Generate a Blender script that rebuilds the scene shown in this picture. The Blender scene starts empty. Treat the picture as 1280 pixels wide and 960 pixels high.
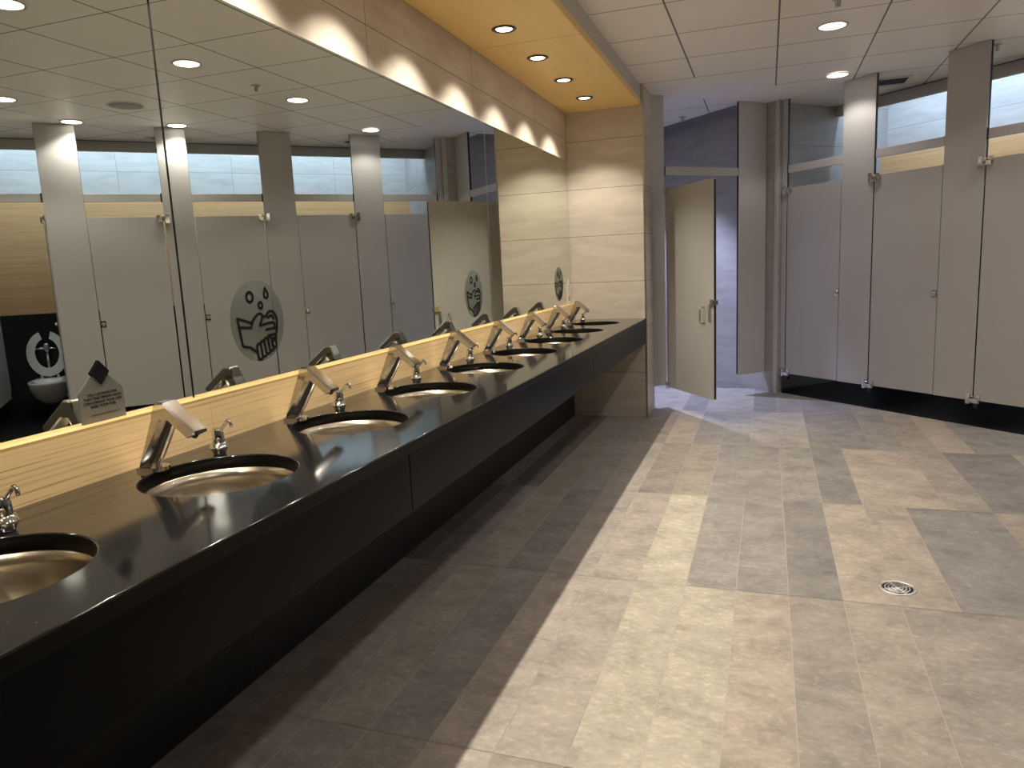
import bpy, bmesh, math, random
from mathutils import Vector, Matrix
random.seed(7)
PI = math.pi
R2 = 2 ** .5
scn = bpy.context.scene
COL = scn.collection

# ------------------------------------------------------------------ materials
def srgb(r, g, b):
    def f(c):
        c /= 255.
        return c / 12.92 if c <= .04045 else ((c + .055) / 1.055) ** 2.4
    return (f(r), f(g), f(b), 1)

def new_mat(name):
    m = bpy.data.materials.new(name)
    m.use_nodes = True
    nt = m.node_tree
    b = nt.nodes['Principled BSDF']
    return m, nt, b

def N(nt, t, **kw):
    n = nt.nodes.new(t)
    for k, v in kw.items():
        setattr(n, k, v)
    return n

def math_node(nt, op, a, b=None, c=None):
    n = N(nt, 'ShaderNodeMath', operation=op)
    for i, v in enumerate((a, b, c)):
        if v is None:
            continue
        if isinstance(v, (int, float)):
            n.inputs[i].default_value = v
        else:
            nt.links.new(v, n.inputs[i])
    return n.outputs[0]

def mixcol(nt, fac, a, b, blend='MIX'):
    n = N(nt, 'ShaderNodeMix', data_type='RGBA', blend_type=blend)
    for key, v in ((0, fac), (6, a), (7, b)):
        if isinstance(v, (int, float)):
            n.inputs[key].default_value = v
        elif isinstance(v, tuple):
            n.inputs[key].default_value = v
        else:
            nt.links.new(v, n.inputs[key])
    return n.outputs[2]

def ramp(nt, fac, stops):
    n = N(nt, 'ShaderNodeValToRGB')
    e = n.color_ramp.elements
    e[0].position, e[0].color = stops[0]
    e[1].position, e[1].color = stops[-1]
    for p, c in stops[1:-1]:
        x = e.new(p)
        x.color = c
    nt.links.new(fac, n.inputs[0])
    return n.outputs[0]

def plain(name, col, rough=.4, metal=0., spec=.5, coat=0., vary=.04, scale=6.):
    m, nt, b = new_mat(name)
    pos = N(nt, 'ShaderNodeNewGeometry').outputs['Position']
    nz = N(nt, 'ShaderNodeTexNoise')
    nz.inputs['Scale'].default_value = scale
    nz.inputs['Detail'].default_value = 3
    nt.links.new(pos, nz.inputs['Vector'])
    lo = tuple(c * (1 - vary) for c in col[:3]) + (1,)
    hi = tuple(min(1, c * (1 + vary)) for c in col[:3]) + (1,)
    nt.links.new(mixcol(nt, nz.outputs[0], lo, hi), b.inputs['Base Color'])
    b.inputs['Roughness'].default_value = rough
    b.inputs['Metallic'].default_value = metal
    b.inputs['Specular IOR Level'].default_value = spec
    b.inputs['Coat Weight'].default_value = coat
    return m

def emit(name, col, strength):
    m, nt, b = new_mat(name)
    b.inputs['Base Color'].default_value = (.8, .8, .8, 1)
    b.inputs['Emission Color'].default_value = col
    b.inputs['Emission Strength'].default_value = strength
    return m

def tile_mat(name, dirv, off_a, size_a, off_z, size_z, base, vary, joint, rough=.45, spec=.4, swirl=.12, jw=.0022):
    """porcelain wall tile laid in a stack bond along dirv, thin joints, faint cloudy streaks"""
    m, nt, b = new_mat(name)
    pos = N(nt, 'ShaderNodeNewGeometry').outputs['Position']
    d = N(nt, 'ShaderNodeVectorMath', operation='DOT_PRODUCT')
    d.inputs[1].default_value = dirv
    nt.links.new(pos, d.inputs[0])
    sep = N(nt, 'ShaderNodeSeparateXYZ')
    nt.links.new(pos, sep.inputs[0])
    a = math_node(nt, 'DIVIDE', math_node(nt, 'SUBTRACT', d.outputs['Value'], off_a), size_a)
    z = math_node(nt, 'DIVIDE', math_node(nt, 'SUBTRACT', sep.outputs[2], off_z), size_z)
    def near_joint(v, size):
        f = math_node(nt, 'FRACT', v)
        f = math_node(nt, 'ABSOLUTE', math_node(nt, 'SUBTRACT', f, .5))
        return math_node(nt, 'GREATER_THAN', f, .5 - jw / size)
    j = math_node(nt, 'MAXIMUM', near_joint(a, size_a), near_joint(z, size_z))
    cmb = N(nt, 'ShaderNodeCombineXYZ')
    nt.links.new(math_node(nt, 'FLOOR', a), cmb.inputs[0])
    nt.links.new(math_node(nt, 'FLOOR', z), cmb.inputs[1])
    wn = N(nt, 'ShaderNodeTexWhiteNoise', noise_dimensions='3D')
    nt.links.new(cmb.outputs[0], wn.inputs['Vector'])
    # streak coordinates: stretched sideways
    cs = N(nt, 'ShaderNodeCombineXYZ')
    nt.links.new(math_node(nt, 'MULTIPLY', d.outputs['Value'], 2.2), cs.inputs[0])
    nt.links.new(math_node(nt, 'MULTIPLY', sep.outputs[2], 9.), cs.inputs[1])
    nt.links.new(math_node(nt, 'MULTIPLY', wn.outputs['Value'], 37.), cs.inputs[2])
    nz = N(nt, 'ShaderNodeTexNoise')
    nz.inputs['Scale'].default_value = 1.3
    nz.inputs['Detail'].default_value = 6
    nz.inputs['Roughness'].default_value = .6
    nz.inputs['Distortion'].default_value = .6
    nt.links.new(cs.outputs[0], nz.inputs['Vector'])
    lo = tuple(c * (1 - swirl) for c in base[:3]) + (1,)
    hi = tuple(min(1, c * (1 + swirl)) for c in base[:3]) + (1,)
    streak = ramp(nt, nz.outputs[0], [(.3, lo), (.7, hi)])
    tone = math_node(nt, 'ADD', math_node(nt, 'MULTIPLY', wn.outputs['Value'], 2 * vary), 1 - vary)
    tc = mixcol(nt, 1., streak, tone, 'MULTIPLY')
    nt.links.new(mixcol(nt, j, tc, joint), b.inputs['Base Color'])
    b.inputs['Roughness'].default_value = rough
    b.inputs['Specular IOR Level'].default_value = spec
    return m

def wood_mat(name, axis_scale, light, dark, rough=.4, contrast=(.35, .65), coat=0., fine=1.):
    """wood whose grain runs along the direction with the small scale"""
    m, nt, b = new_mat(name)
    pos = N(nt, 'ShaderNodeNewGeometry').outputs['Position']
    mp = N(nt, 'ShaderNodeMapping')
    mp.inputs['Scale'].default_value = axis_scale
    nt.links.new(pos, mp.inputs[0])
    nz = N(nt, 'ShaderNodeTexNoise')
    nz.inputs['Scale'].default_value = fine
    nz.inputs['Detail'].default_value = 5
    nz.inputs['Roughness'].default_value = .65
    nz.inputs['Distortion'].default_value = .25
    nt.links.new(mp.outputs[0], nz.inputs['Vector'])
    c = ramp(nt, nz.outputs[0], [(contrast[0], dark), (contrast[1], light)])
    nt.links.new(c, b.inputs['Base Color'])
    b.inputs['Roughness'].default_value = rough
    b.inputs['Coat Weight'].default_value = coat
    return m

M = {}
M['chrome'] = plain('polished_chrome', (.66, .66, .665, 1), .07, 1., vary=.01)
M['steel'] = plain('brushed_steel', (.56, .50, .39, 1), .27, 1., vary=.06, scale=25)
M['faucet'] = plain('faucet_chrome', (.58, .58, .59, 1), .11, 1., vary=.01)
M['drainsteel'] = plain('bright_satin_steel', (.78, .76, .72, 1), .42, 1., vary=.02)
M['trimsteel'] = plain('satin_steel', (.62, .60, .56, 1), .28, 1., vary=.03)
M['pinblack'] = plain('black_plastic', (.012, .012, .013, 1), .35)
M['laminate'] = plain('grey_laminate', srgb(190, 187, 184), .36, vary=.03, scale=3, spec=.45)
M['laminate_edge'] = plain('dark_laminate_core', (.02, .02, .02, 1), .5)
M['granite'] = None
m, nt, b = new_mat('black_granite')
pos = N(nt, 'ShaderNodeNewGeometry').outputs['Position']
vz = N(nt, 'ShaderNodeTexVoronoi'); vz.inputs['Scale'].default_value = 38
nt.links.new(pos, vz.inputs['Vector'])
sp = math_node(nt, 'LESS_THAN', vz.outputs['Distance'], .035)
nt.links.new(mixcol(nt, sp, (.009, .009, .010, 1), (.30, .29, .27, 1)), b.inputs['Base Color'])
b.inputs['Roughness'].default_value = .09
b.inputs['IOR'].default_value = 1.85
M['granite'] = m
M['cutout'] = plain('black_cut_edge', (.004, .004, .0045, 1), .3, spec=.12)
M['apron'] = plain('black_apron_laminate', (.004, .004, .0045, 1), .3, spec=.07)
M['blackbase'] = tile_mat('black_base_tile', (1 / R2, -1 / R2, 0), .1, .61, .0, .55, (.012, .012, .015, 1), .1, (.02, .02, .02, 1), .22)
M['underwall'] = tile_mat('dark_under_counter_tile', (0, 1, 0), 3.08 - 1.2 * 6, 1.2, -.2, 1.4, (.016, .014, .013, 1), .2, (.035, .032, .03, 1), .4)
M['blackfloor'] = plain('black_stall_floor_tile', (.010, .010, .012, 1), .35)
wall_base = srgb(206, 195, 181)
M['walltile_y'] = tile_mat('wall_tile_vanity', (0, 1, 0), 2.985 - 1.225 * 4, 1.225, 2.415 - .397 * 10, .397, wall_base, .05, srgb(120, 112, 102))
M['walltile_x'] = tile_mat('wall_tile_end', (1, 0, 0), -1.645, 1.225, 1.19 - .3975 * 10, .3975, wall_base, .03, srgb(128, 120, 110))
M['walltile_s'] = tile_mat('wall_tile_stall_rear', (1 / R2, -1 / R2, 0), 1.04 - 4.342 - 1.2 * 8, 1.2, 2.59 - .397 * 10, .397, srgb(176, 176, 176), .05, srgb(130, 130, 130))
M['walltile_tip'] = tile_mat('wall_tile_accessible', (1 / R2, -1 / R2, 0), -1.13 - 4.342 - 1.2 * 8 - .03, 1.2, 2.40 - .397 * 10, .397, srgb(172, 166, 158), .05, srgb(150, 148, 144))
M['walltile_u'] = tile_mat('wall_tile_stall_side', (1 / R2, 1 / R2, 0), 5.45 - 1.2 * 8, 1.2, 2.40 - .397 * 10, .397, srgb(165, 165, 166), .05, srgb(110, 110, 112))
M['panelwood'] = wood_mat('stall_wall_wood', (1.1, 1.1, 60), srgb(226, 184, 134), srgb(204, 160, 112), .45, (.3, .7))
M['splashwood'] = wood_mat('zebra_oak', (60, 1.3, 230), srgb(255, 222, 166), srgb(186, 138, 84), .38, (.29, .47), coat=.15)
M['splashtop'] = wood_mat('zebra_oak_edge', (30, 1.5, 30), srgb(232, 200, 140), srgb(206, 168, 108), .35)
M['soffitwood'] = wood_mat('maple_soffit', (9, .7, 4), srgb(252, 216, 142), srgb(243, 200, 120), .36, (.25, .75))
M['white'] = plain('white_paint', srgb(200, 196, 190), .6, vary=.02)
M['gypsum'] = plain('ceiling_gypsum', srgb(236, 232, 230), .6, vary=.02)
M['ringdark'] = plain('dark_trim_ring', (.10, .095, .09, 1), .35, .6)
M['ringwhite'] = plain('white_trim_ring', (.72, .71, .69, 1), .4)
M['duct'] = plain('vent_dark', (.012, .012, .012, 1), .6)
M['porcelain'] = plain('white_porcelain', (.78, .77, .74, 1), .12, vary=.01, coat=.3)
M['seat'] = plain('white_seat_plastic', (.74, .73, .70, 1), .3, vary=.01)
M['ink'] = plain('black_vinyl', (.006, .006, .007, 1), .5, spec=.15)
M['card'] = plain('pale_card_plastic', (.15, .15, .13, 1), .35)
M['cardwhite'] = plain('white_card_plastic', (.82, .80, .76, 1), .35)
M['speaker'] = plain('speaker_grille_cloth', srgb(176, 172, 166), .7)
M['lens_warm'] = emit('lamp_lens_warm', (1, .86, .66, 1), 14)
M['lens_white'] = emit('lamp_lens_white', (1, .93, .84, 1), 9)
M['darkslot'] = plain('dark_reveal', (.01, .01, .01, 1), .6)
# mirror
m, nt, b = new_mat('mirror_glass')
b.inputs['Metallic'].default_value = 1
b.inputs['Base Color'].default_value = (.80, .84, .77, 1)
b.inputs['Roughness'].default_value = 0
M['mirror'] = m
# frosted film
m, nt, b = new_mat('frosted_film')
nt.nodes.remove(b)
out = nt.nodes['Material Output']
tr = N(nt, 'ShaderNodeBsdfTransparent'); tr.inputs[0].default_value = (.95, .97, .95, 1)
df = N(nt, 'ShaderNodeBsdfDiffuse'); df.inputs[0].default_value = (.16, .17, .16, 1)
mx = N(nt, 'ShaderNodeMixShader'); mx.inputs[0].default_value = .24
nt.links.new(tr.outputs[0], mx.inputs[1]); nt.links.new(df.outputs[0], mx.inputs[2])
nt.links.new(mx.outputs[0], out.inputs[0])
M['film'] = m
# floor tile: each tile carries its own colour, mottled cement on top
m, nt, b = new_mat('cement_plank_tile')
at = N(nt, 'ShaderNodeAttribute', attribute_name='tone')
pos = N(nt, 'ShaderNodeNewGeometry').outputs['Position']
ids = N(nt, 'ShaderNodeAttribute', attribute_name='tid')
off = N(nt, 'ShaderNodeVectorMath', operation='ADD')
nt.links.new(pos, off.inputs[0])
cx = N(nt, 'ShaderNodeCombineXYZ')
nt.links.new(math_node(nt, 'MULTIPLY', ids.outputs['Fac'], 91.), cx.inputs[2])
nt.links.new(cx.outputs[0], off.inputs[1])
mp = N(nt, 'ShaderNodeMapping'); mp.inputs['Scale'].default_value = (3.4, 4.4, 1)
nt.links.new(off.outputs[0], mp.inputs[0])
n1 = N(nt, 'ShaderNodeTexNoise'); n1.inputs['Scale'].default_value = 1.5; n1.inputs['Detail'].default_value = 12
n1.inputs['Roughness'].default_value = .78; n1.inputs['Distortion'].default_value = .3
nt.links.new(mp.outputs[0], n1.inputs['Vector'])
mp2 = N(nt, 'ShaderNodeMapping'); mp2.inputs['Scale'].default_value = (18, 26, 1)
nt.links.new(off.outputs[0], mp2.inputs[0])
n2 = N(nt, 'ShaderNodeTexNoise'); n2.inputs['Scale'].default_value = 1.8; n2.inputs['Detail'].default_value = 10
n2.inputs['Roughness'].default_value = .7
nt.links.new(mp2.outputs[0], n2.inputs['Vector'])
g1 = ramp(nt, n1.outputs[0], [(.32, (.66, .665, .67, 1)), (.5, (1, 1, 1, 1)), (.68, (1.28, 1.27, 1.24, 1))])
g2 = ramp(nt, n2.outputs[0], [(.34, (.88, .88, .88, 1)), (.55, (1, 1, 1, 1)), (.66, (1.24, 1.24, 1.23, 1))])
c1 = mixcol(nt, 1., at.outputs['Color'], g1, 'MULTIPLY')
c2 = mixcol(nt, 1., c1, g2, 'MULTIPLY')
nt.links.new(c2, b.inputs['Base Color'])
rr = math_node(nt, 'ADD', math_node(nt, 'MULTIPLY', n1.outputs[0], .2), .34)
nt.links.new(rr, b.inputs['Roughness'])
b.inputs['Specular IOR Level'].default_value = .45
M['floortile'] = m
M['grout'] = plain('floor_grout', srgb(186, 175, 162), .8)
# ceiling grid
m, nt, b = new_mat('ceiling_tile')
pos = N(nt, 'ShaderNodeNewGeometry').outputs['Position']
sep = N(nt, 'ShaderNodeSeparateXYZ'); nt.links.new(pos, sep.inputs[0])
def grid_line(v, o, size, w):
    f = math_node(nt, 'FRACT', math_node(nt, 'DIVIDE', math_node(nt, 'SUBTRACT', v, o - size * 40), size))
    f = math_node(nt, 'ABSOLUTE', math_node(nt, 'SUBTRACT', f, .5))
    return math_node(nt, 'GREATER_THAN', f, .5 - w / size)
j = math_node(nt, 'MAXIMUM', grid_line(sep.outputs[0], .052, .617, .0055), grid_line(sep.outputs[1], 6.335, .619, .0045))
nz = N(nt, 'ShaderNodeTexNoise'); nz.inputs['Scale'].default_value = 3; nt.links.new(pos, nz.inputs['Vector'])
tl = mixcol(nt, nz.outputs[0], srgb(236, 230, 222), srgb(242, 236, 228))
nt.links.new(mixcol(nt, j, tl, srgb(92, 88, 82)), b.inputs['Base Color'])
b.inputs['Roughness'].default_value = .45
M['ceiling'] = m

# ------------------------------------------------------------------ mesh helpers
class MB:
    def __init__(self):
        self.bm = bmesh.new()
    def box(self, x0, x1, y0, y1, z0, z1, bevel=0., mat=0):
        vs = [self.bm.verts.new((x, y, z)) for z in (z0, z1) for y in (y0, y1) for x in (x0, x1)]
        fs = []
        for q in ((0, 2, 3, 1), (4, 5, 7, 6), (0, 1, 5, 4), (2, 6, 7, 3), (0, 4, 6, 2), (1, 3, 7, 5)):
            f = self.bm.faces.new([vs[i] for i in q]); f.material_index = mat; fs.append(f)
        if bevel:
            es = list({e for f in fs for e in f.edges})
            r = bmesh.ops.bevel(self.bm, geom=es, offset=bevel, segments=2, affect='EDGES', profile=.5)
            for f in r['faces']:
                f.material_index = mat
        return self
    def loft(self, rings, cap=True, closed=True, mat=0, smooth=True):
        R = [[self.bm.verts.new(p) for p in ring] for ring in rings]
        n = len(R[0])
        for a, b in zip(R, R[1:]):
            for i in range(n if closed else n - 1):
                f = self.bm.faces.new((a[i], a[(i + 1) % n], b[(i + 1) % n], b[i]))
                f.smooth = smooth; f.material_index = mat
        if cap:
            f = self.bm.faces.new(list(reversed(R[0]))); f.material_index = mat
            f = self.bm.faces.new(R[-1]); f.material_index = mat
        return self
    def lathe(self, prof, c=(0, 0, 0), seg=32, cap=True, mat=0, smooth=True):
        rings = []
        for r, z in prof:
            rings.append([(c[0] + r * math.cos(2 * PI * i / seg), c[1] + r * math.sin(2 * PI * i / seg), c[2] + z) for i in range(seg)])
        return self.loft(rings, cap, True, mat, smooth)
    def tube(self, pts, rad, seg=12, mat=0):
        pts = [Vector(p) for p in pts]
        rads = rad if isinstance(rad, (list, tuple)) else [rad] * len(pts)
        rings = []
        up = None
        for i, p in enumerate(pts):
            t = (pts[min(i + 1, len(pts) - 1)] - pts[max(i - 1, 0)]).normalized()
            if up is None:
                up = Vector((0, 0, 1)) if abs(t.z) < .9 else Vector((1, 0, 0))
            a = t.cross(up).normalized(); b = a.cross(t).normalized(); up = b
            rings.append([p + rads[i] * (math.cos(2 * PI * k / seg) * a + math.sin(2 * PI * k / seg) * b) for k in range(seg)])
        return self.loft(rings, True, True, mat)
    def prism(self, poly, z0, z1, mat=0):
        lo = [self.bm.verts.new((x, y, z0)) for x, y in poly]
        hi = [self.bm.verts.new((x, y, z1)) for x, y in poly]
        n = len(poly)
        fs = [self.bm.faces.new(list(reversed(lo))), self.bm.faces.new(hi)]
        for i in range(n):
            fs.append(self.bm.faces.new((lo[i], lo[(i + 1) % n], hi[(i + 1) % n], hi[i])))
        for f in fs:
            f.material_index = mat
        return self
    def xform(self, mtx):
        bmesh.ops.transform(self.bm, matrix=mtx, verts=self.bm.verts)
        return self
    def build(self, name, mats, parent=None, loc=(0, 0, 0), rz=0.):
        bmesh.ops.recalc_face_normals(self.bm, faces=self.bm.faces)
        me = bpy.data.meshes.new(name)
        self.bm.to_mesh(me); self.bm.free()
        for mm in (mats if isinstance(mats, (list, tuple)) else [mats]):
            me.materials.append(mm)
        o = bpy.data.objects.new(name, me)
        COL.objects.link(o)
        o.location = loc
        o.rotation_euler = (0, 0, rz)
        if parent:
            o.parent = parent
        return o

def tag(o, label=None, cat=None, group=None, kind=None):
    if label: o['label'] = label
    if cat: o['category'] = cat
    if group: o['group'] = group
    if kind: o['kind'] = kind
    return o

def thing(name, label, cat, loc=(0, 0, 0), rz=0., group=None):
    o = bpy.data.objects.new(name, None)
    o.empty_display_size = .1
    COL.objects.link(o)
    o.location = loc; o.rotation_euler = (0, 0, rz)
    return tag(o, label, cat, group)

def dup(root, loc, label=None, rz=None):
    r = root.copy(); COL.objects.link(r); r.location = loc
    if rz is not None: r.rotation_euler = (0, 0, rz)
    if label: r['label'] = label
    for ch in list(root.children):
        c = ch.copy(); COL.objects.link(c); c.parent = r
        for g in list(ch.children):
            d = g.copy(); COL.objects.link(d); d.parent = c
    return r

def struct(o):
    o['kind'] = 'structure'
    return o

# ------------------------------------------------------------------ layout numbers (metres)
# x right of the camera, y away from it, z up; the vanity wall is x = XW
XW = -1.645          # vanity wall face
XM = -1.637          # mirror face
YE = 6.344           # end wall face
ZC = 2.786           # ceiling
S0 = -4.342          # offset of the stall row axis s
UF = 5.486           # stall row front
def SU(s, u, z=0.):  # s runs along the stall row, u runs into the stalls
    t = s + S0
    return Vector(((u + t) / R2, (u - t) / R2, z))
RZS = -PI / 4        # local x = s, local y = u
RZA = PI / 4         # local x = u, local y = away (accessible stall front)
S_ACC = -1.13
def poly_su(pts):
    return [tuple(SU(s, u)[:2]) for s, u in pts]

# ------------------------------------------------------------------ floor
tone = {
 'cream': (204, 194, 175), 'pink': (190, 178, 166), 'tan': (184, 170, 154), 'ltan': (192, 177, 162),
 'grey': (166, 160, 153), 'dgrey': (155, 149, 144), 'mid': (170, 160, 149), 'light': (182, 173, 163),
 'sand': (178, 166, 153), 'char': (128, 121, 116)}
x0l, dxl = -.110, .2032
def X(k): return x0l + dxl * k
rows = {  # explicit rows read off the photograph: (first column, last column, tone)
 .520: [(-8, -7, 'grey'), (-7, -6, 'mid'), (-6, -5, 'grey'), (-5, -4, 'mid'), (-4, -3, 'pink'), (-3, -2, 'sand')],
 1.745: [(-4, -3, 'pink'), (-3, -2, 'pink'), (-2, -1, 'cream'), (-1, 0, 'cream'), (0, 1, 'ltan'), (1, 2, 'mid'), (2, 3, 'sand'), (3, 5, 'mid'), (5, 6, 'tan'), (6, 8, 'grey'),
         (-5, -4, 'grey'), (-6, -5, 'mid'), (-7, -6, 'mid'), (-8, -7, 'grey')],
 2.972: [(-4, -3, 'light'), (-3, -2, 'pink'), (-2, -1, 'cream'), (-1, 0, 'grey'), (0, 1, 'grey'), (1, 2, 'dgrey'), (2, 3, 'ltan'), (3, 4, 'ltan'), (4, 6, 'dgrey'), (6, 7, 'tan'), (7, 9, 'mid'),
         (-5, -4, 'dgrey'), (-6, -5, 'mid'), (-7, -6, 'dgrey')],
 4.199: [(-4, -3, 'light'), (-3, -2, 'mid'), (-2, -1, 'sand'), (-1, 1, 'grey'), (1, 2, 'grey'), (2, 3, 'dgrey'), (3, 5, 'ltan'), (5, 6, 'sand'), (6, 8, 'dgrey'), (8, 9, 'ltan'),
         (-5, -4, 'grey'), (-6, -5, 'mid'), (-7, -6, 'char')],
 5.430: [(-4, -3, 'mid'), (-3, -2, 'ltan'), (-2, -1, 'grey'), (-1, 0, 'grey'), (0, 1, 'light'), (1, 2, 'light'), (2, 4, 'dgrey'), (4, 5, 'grey'), (5, 6, 'sand'), (6, 7, 'ltan'), (7, 9, 'grey'),
         (-5, -4, 'dgrey'), (-6, -5, 'grey'), (-7, -6, 'char')],
 6.655: [(-6, -4, 'light'), (-4, -3, 'light'), (-3, -2, 'dgrey'), (-2, 0, 'light'), (0, 1, 'dgrey'), (1, 2, 'mid'), (2, 4, 'dgrey'), (4, 5, 'sand'), (5, 6, 'ltan'), (6, 7, 'grey')],
}
ys = [-2.2, -.706, .520, 1.745, 2.972, 4.199, 5.430, 6.655, 7.880, 9.2]
bm = bmesh.new()
tl = bm.loops.layers.float_color.new('tone')
il = bm.loops.layers.float.new('tid')
names = list(tone)
tid = 0
for y0, y1 in zip(ys, ys[1:]):
    spans = list(rows.get(y0, []))
    lo = min([a for a, b_, t in spans] or [0]); hi = max([b_ for a, b_, t in spans] or [0])
    k = lo
    while k > -13:
        w = random.choice((1, 1, 2)); spans.append((k - w, k, random.choice(('char', 'dgrey', 'grey')))); k -= w
    k = hi
    while k < 27:
        w = random.choice((1, 1, 2)); spans.append((k, k + w, random.choice(names))); k += w
    for a, b_, t in spans:
        if a < -8 and y0 < 6: a = -8
        if b_ <= a: continue
        g = .0015
        xa, xb, ya, yb = X(a) + g, X(b_) - g, y0 + g, y1 - g
        vs = [bm.verts.new(p) for p in ((xa, ya, 0), (xb, ya, 0), (xb, yb, 0), (xa, yb, 0))]
        f = bm.faces.new(vs); f.material_index = 0
        c = srgb(*[v * .9 + .1 * mv for v, mv in zip(tone[t], (168, 160, 151))]); jit = .84 * random.uniform(.95, 1.05)
        for l in f.loops:
            l[tl] = (c[0] * jit, c[1] * jit, c[2] * jit, 1); l[il] = random.random() if l is f.loops[0] else 0
        v = f.loops[0][il]
        for l in f.loops: l[il] = v
# grout bed under the tiles
vs = [bm.verts.new(p) for p in ((-3.2, -2.25, -.0012), (5.5, -2.25, -.0012), (5.5, 9.25, -.0012), (-3.2, 9.25, -.0012))]
f = bm.faces.new(vs); f.material_index = 1
for z_ in (-.12,):
    lo = [bm.verts.new((p.co.x, p.co.y, z_)) for p in vs]
    for i in range(4):
        g_ = bm.faces.new((vs[i], lo[i], lo[(i + 1) % 4], vs[(i + 1) % 4])); g_.material_index = 1
    g_ = bm.faces.new(lo); g_.material_index = 1
me = bpy.data.meshes.new('floor'); bm.to_mesh(me); bm.free()
me.materials.append(M['floortile']); me.materials.append(M['grout'])
o = bpy.data.objects.new('floor', me); COL.objects.link(o); struct(o)
# black tiled floor inside the stalls
struct(MB().prism(poly_su([(-1.085, UF + .02), (3.78, UF + .02), (3.78, 7.1), (-1.085, 7.1)]), .0005, .004).build('floor_stalls', M['blackfloor']))

# ------------------------------------------------------------------ ceiling
mb = MB()
mb.prism([(-3.4, -2.3), (5.6, -2.3), (5.6, 2.4)] + poly_su([(6.6, UF), (6.6, 6.32), (-1.3, 6.32), (-1.3, 5.2), (-4, 5.2)]) + [(-3.4, 7.6)], ZC, ZC + .1)
struct(mb.build('ceiling', M['ceiling']))
gp = [(-.985, 6.35), (-.57, 6.35)] + poly_su([(-.566, 4.6), (-.566, 6.315), (-1.083, 6.315), (-1.083, 5.5), (-1.13, 5.44)]) + [(-.985, 6.80)]
struct(MB().prism(gp, ZC - .0025, ZC + .001).build('ceiling_gypsum_border', M['gypsum']))
# bulkhead over the back of the stalls and the light cove behind it
struct(MB().prism(poly_su([(-1.083, 6.32), (6.6, 6.32), (6.6, 6.36), (-1.083, 6.36)]), 2.685, ZC + .3).build('ceiling_bulkhead', M['white']))
struct(MB().prism(poly_su([(-1.083, 6.36), (6.6, 6.36), (6.6, 7.15), (-1.083, 7.15)]), ZC + .26, ZC + .3).build('ceiling_cove', M['white']))
struct(MB().prism(poly_su([(-1.083, 6.306), (6.6, 6.306), (6.6, 6.32), (-1.083, 6.32)]), ZC - .004, ZC + .002).build('trim_1', M['darkslot']))

# ------------------------------------------------------------------ walls
struct(MB().box(XW - .12, XW, -2.2, 6.5, 0, ZC).build('wall_left', M['walltile_y']))
struct(MB().box(XW - .3, -.98, YE, 6.76, 0, ZC).build('wall_end', M['walltile_x']))
mb = MB().prism(poly_su([(-4.2, 5.45), (-.975, 5.45), (-.975, 5.52), (-1.085, 5.52), (-1.085, 7.3), (-4.2, 7.3)]), 0, ZC + .3)
mb.bm.faces.ensure_lookup_table(); mb.bm.normal_update()
for f in mb.bm.faces:
    n = f.normal
    f.material_index = 1 if abs(n.x - n.y) > 1. else 0     # faces looking along the row axis
struct(mb.build('wall_between_stalls', [M['walltile_tip'], M['walltile_u']]))
struct(MB().prism(poly_su([(-1.085, 7.09), (6.6, 7.09), (6.6, 7.2), (-1.085, 7.2)]), 2.2, ZC + .3).build('wall_stall_rear', M['walltile_s']))
struct(MB().prism(poly_su([(-1.085, 7.0), (3.78, 7.0), (3.78, 7.12), (-1.085, 7.12)]), 1.085, 2.31).build('wall_stall_wood', M['panelwood']))
struct(MB().prism(poly_su([(-1.085, 7.0), (3.78, 7.0), (3.78, 7.12), (-1.085, 7.12)]), 0, 1.085).build('wall_stall_base', M['blackbase']))
# far and left sides of the accessible stall
struct(MB().prism(poly_su([(-3.4, 3.6), (-3.4, 5.5), (-3.5, 5.5), (-3.5, 3.6)]), 0, ZC).build('wall_accessible_far', M['walltile_u']))
struct(MB().prism(poly_su([(-3.45, 3.75), (-1.42, 3.75), (-1.42, 3.65), (-3.45, 3.65)]), 0, ZC).build('wall_accessible_side', M['walltile_s']))
# rest of the room, behind and beside the camera
a = SU(3.78, UF); b2 = SU(6.6, UF)
struct(MB().prism(poly_su([(3.78, UF), (6.6, UF), (6.6, 7.3), (3.78, 7.3)]), 0, ZC + .3).build('wall_row_end', M['walltile_s']))
struct(MB().box(b2.x - .02, b2.x + .1, -2.2, b2.y + .1, 0, ZC).build('wall_right', M['walltile_y']))
struct(MB().box(XW - .12, b2.x + .1, -2.3, -2.2, 0, ZC).build('wall_front', M['walltile_x']))
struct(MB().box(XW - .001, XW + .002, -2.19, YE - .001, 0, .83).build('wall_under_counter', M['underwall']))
# corner guard on the end wall and on the tip of the stall wall
struct(MB().box(-.992, -.977, YE - .004, YE + .02, .0, ZC - .002, .002).build('trim_2', M['trimsteel']))
mb = MB().box(-.022, .022, -.008, .004, 0, ZC - .003, .002)
struct(mb.build('trim_3', M['white'], loc=SU(-.997, 5.45), rz=RZS))

# soffit over the vanity
mb = MB()
for y0, y1 in ((-2.19, -.645), (-.64, 1.797), (1.802, 4.258), (4.262, YE - .001)):
    mb.box(XW + .001, -1.0, y0, y1, 2.625, 2.672, .006)
struct(mb.build('ceiling_soffit', M['soffitwood']))
struct(MB().box(XW + .001, -1.003, -2.19, YE - .001, 2.672, ZC + .001).build('ceiling_soffit_fascia', M['white']))

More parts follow.
